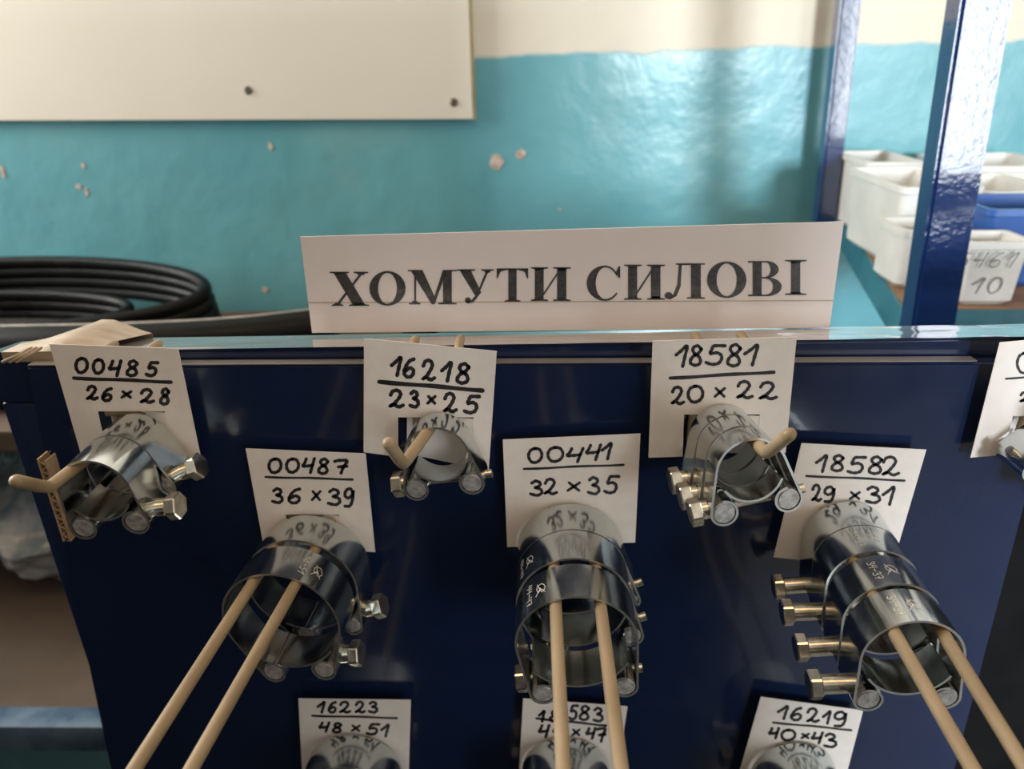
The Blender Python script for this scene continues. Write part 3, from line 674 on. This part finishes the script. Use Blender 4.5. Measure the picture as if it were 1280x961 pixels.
# rims come from where each bin stands on the shelf
zs += .0003
nA = atz(1110, 338, zs); fA = atz(1067, 298, zs)
hA = at(1111, 235, nA.y).z-zs
bin_('tall milky plastic bin at the shelf left end, behind a smaller bin', nA.x-.002, nA.x+.066, nA.y, fA.y, zs, hA)
nB = atz(1127, 366, zs); hB = at(1137, 291, nB.y).z-zs
bin_('small milky plastic bin between the tall bin and the near blue post', nB.x-.004, nB.x+.045, nB.y+.006, nA.y-.004, zs, hB, flare=.003)
yC = fA.y+.008; hC = at(1093, 203, yC).z-zs
bin_('far milky plastic bin against the wall behind the tall bin', at(1086,203,yC).x, nA.x+.075, yC, .53, zs, hC)
nE = atz(1202, 392, zs); nE.y = max(nE.y, PY+.0222); hE = at(1240, 303, nE.y).z-zs
eX0, eX1 = at(1201,350,nE.y).x, at(1285,350,nE.y).x; eC = (eX0+eX1)/2
bin_('nearest milky plastic bin with grey figures, right of the near post', eX0, eX1, nE.y, nB.y+.002, zs, hE, flare=.0035,
     texts=[('5461', at(1196,330,nE.y).x-eC, at(1230,334,nE.y).z-zs, at(1276,330,nE.y).x-at(1196,330,nE.y).x, at(1230,315,nE.y).z-at(1230,334,nE.y).z), ('10', at(1216,365,nE.y).x-eC, at(1230,368,nE.y).z-zs, at(1258,365,nE.y).x-at(1216,365,nE.y).x, at(1230,348,nE.y).z-at(1230,368,nE.y).z)])
yD = nA.y+.012; hD = at(1240, 240, yD).z-zs
dX0, dX1 = nA.x+.072, at(1330,260,yD).x; dC = (dX0+dX1)/2
bin_('milky plastic bin behind the blue bin, marked with grey figures', dX0, dX1, yD, yD+.095, zs, hD,
     texts=[('56', at(1220,262,yD).x-dC, at(1230,267,yD).z-zs, at(1242,262,yD).x-at(1220,262,yD).x, at(1230,250,yD).z-at(1230,267,yD).z)])
yG = yD+.102; hG = at(1260, 208, yG).z-zs
bin_('milky plastic bin at the back right of the shelf by the wall', at(1200,220,yG).x, at(1340,220,yG).x, yG, .535, zs, hG)
yF = nB.y+.006; hF = at(1262, 262, yF).z-zs
bin_('blue plastic bin with a thick lip at the right photo edge', at(1238,262,yF).x, at(1400,262,yF).x, yF, yD-.004, zs, hF, 'bin_blue')

# ================================================================== rack at the left with hoses
lz = CAM.z-.278; lz2 = CAM.z-.50
lx0, lx1 = -1.1, -.13
lr = thing('shelf_rack', 'low blue shelf rack behind the stand at the left carrying hoses', 'rack', (-.6, .4, 0))
bm = bmesh.new(); box(bm, lx0, lx1, .24, .535, lz-.02, lz, .002); sub('upper_board', bm, 'wood_dull', lr)
bm = bmesh.new(); box(bm, lx0, lx1, .165, .535, lz2-.018, lz2, .002); sub('lower_board', bm, 'wood_dull', lr)
bm = bmesh.new(); box(bm, lx0, lx1, .143, .164, lz2-.026, lz2+.003, .002); sub('front_beam', bm, 'blue_beam', lr, 40)
for x in (lx0-.03, lx1):
    for y in (.21, .50):
        bm = bmesh.new(); box(bm, x, x+.03, y, y+.03, 0, lz-.0005, .002); sub('post', bm, 'navy', lr, 40)
def hose(label, pts, r, closed=False, mat='rubber', name='rubber_hose', stripe=False):
    pts = [Vector(p) for p in pts]; c = pts[0]
    root = thing(name, label, 'hose', c) if stripe else None
    bm = bmesh.new(); P = catmull(pts, 8, closed); tube(bm, [p-c for p in P], r, 14, closed)
    o = link_obj('sleeve' if stripe else name, bm, mat, root, 60)
    if not stripe: o.location = c; tag(o, label, 'hose')
    else:
        bm = bmesh.new(); tube(bm, [p-c+Vector((0,.45*r,.88*r)) for p in P], r*.11, 8); link_obj('stripe', bm, 'stripe', root, 60)
def coil(cx, cy, z, rx, ry, turns, dz, r, ph=0, taper=0, tilt=0):
    out = []; n = int(turns*12)
    for i in range(n+1):
        a = ph+2*PI*i/12; k = 1-taper*i/n
        out.append((cx+rx*k*math.cos(a), cy+ry*k*math.sin(a), z+dz*i/n+tilt*math.sin(a)*ry))
    return out
hose('big black rubber hose coil lying on the left rack', coil(-.525,.437,lz+.0075+.0068,.205,.072,4,.044,.0065,PI,.03,.16), .0066)
hose('smaller black hose coil nested inside the big coil on the rack', coil(-.545,.437,lz+.0060,.150,.045,3,.034,.0055,PI,.1,.05), .0054)
rh = .0172
def run(dy, h): return [(-.80,.314+dy,lz+h),(-.6,.308+dy,lz+h),(-.45,.306+dy,lz+h),(-.34,.311+dy,lz+h),(-.25,.325+dy,lz+h),(-.175,.352+dy,lz+h)]
hose('thick black hose with a pale stripe lying in front of the coils', run(0, rh*2.72+.0004), rh, stripe=True)
hose('thick black hose under the striped hose, on the stand side', run(-rh*1.14, rh+.0002), rh)
hose('thick black hose under the striped hose, on the wall side', run(rh*1.14, rh+.0002), rh)
hose('brown rubber hose end lying behind the sign', [(-.225,.47,lz+.0145),(-.19,.475,lz+.0145),(-.15,.485,lz+.0145),(-.135,.49,lz+.0145)], .0142, mat='rubber_brown')

# crumpled wrapped bundle on the lower shelf
bc = Vector((-.46, .40, lz2)); rnd = random.Random(4)
bd = thing('wrapped_bundle', 'crumpled clear plastic wrapped bundle on the lower left shelf', 'bundle', bc)
bm = bmesh.new(); bmesh.ops.create_icosphere(bm, subdivisions=5, radius=1)
from mathutils import noise as mn
for v in bm.verts:
    p = v.co.copy(); k = 1+.22*mn.noise(p*2.3)+.10*mn.noise(p*6)+.04*abs(mn.noise(p*14))
    q = p*k; v.co = Vector((q.x*.13, q.y*.11, max(.0, .064+q.z*.074)))
link_obj('plastic_wrap', bm, 'bag', bd, 80)
bm = bmesh.new(); box(bm, -.05, .05, -.035, .035, .115, .150, .006); link_obj('wrap_knot', bm, 'bag', bd, 60)
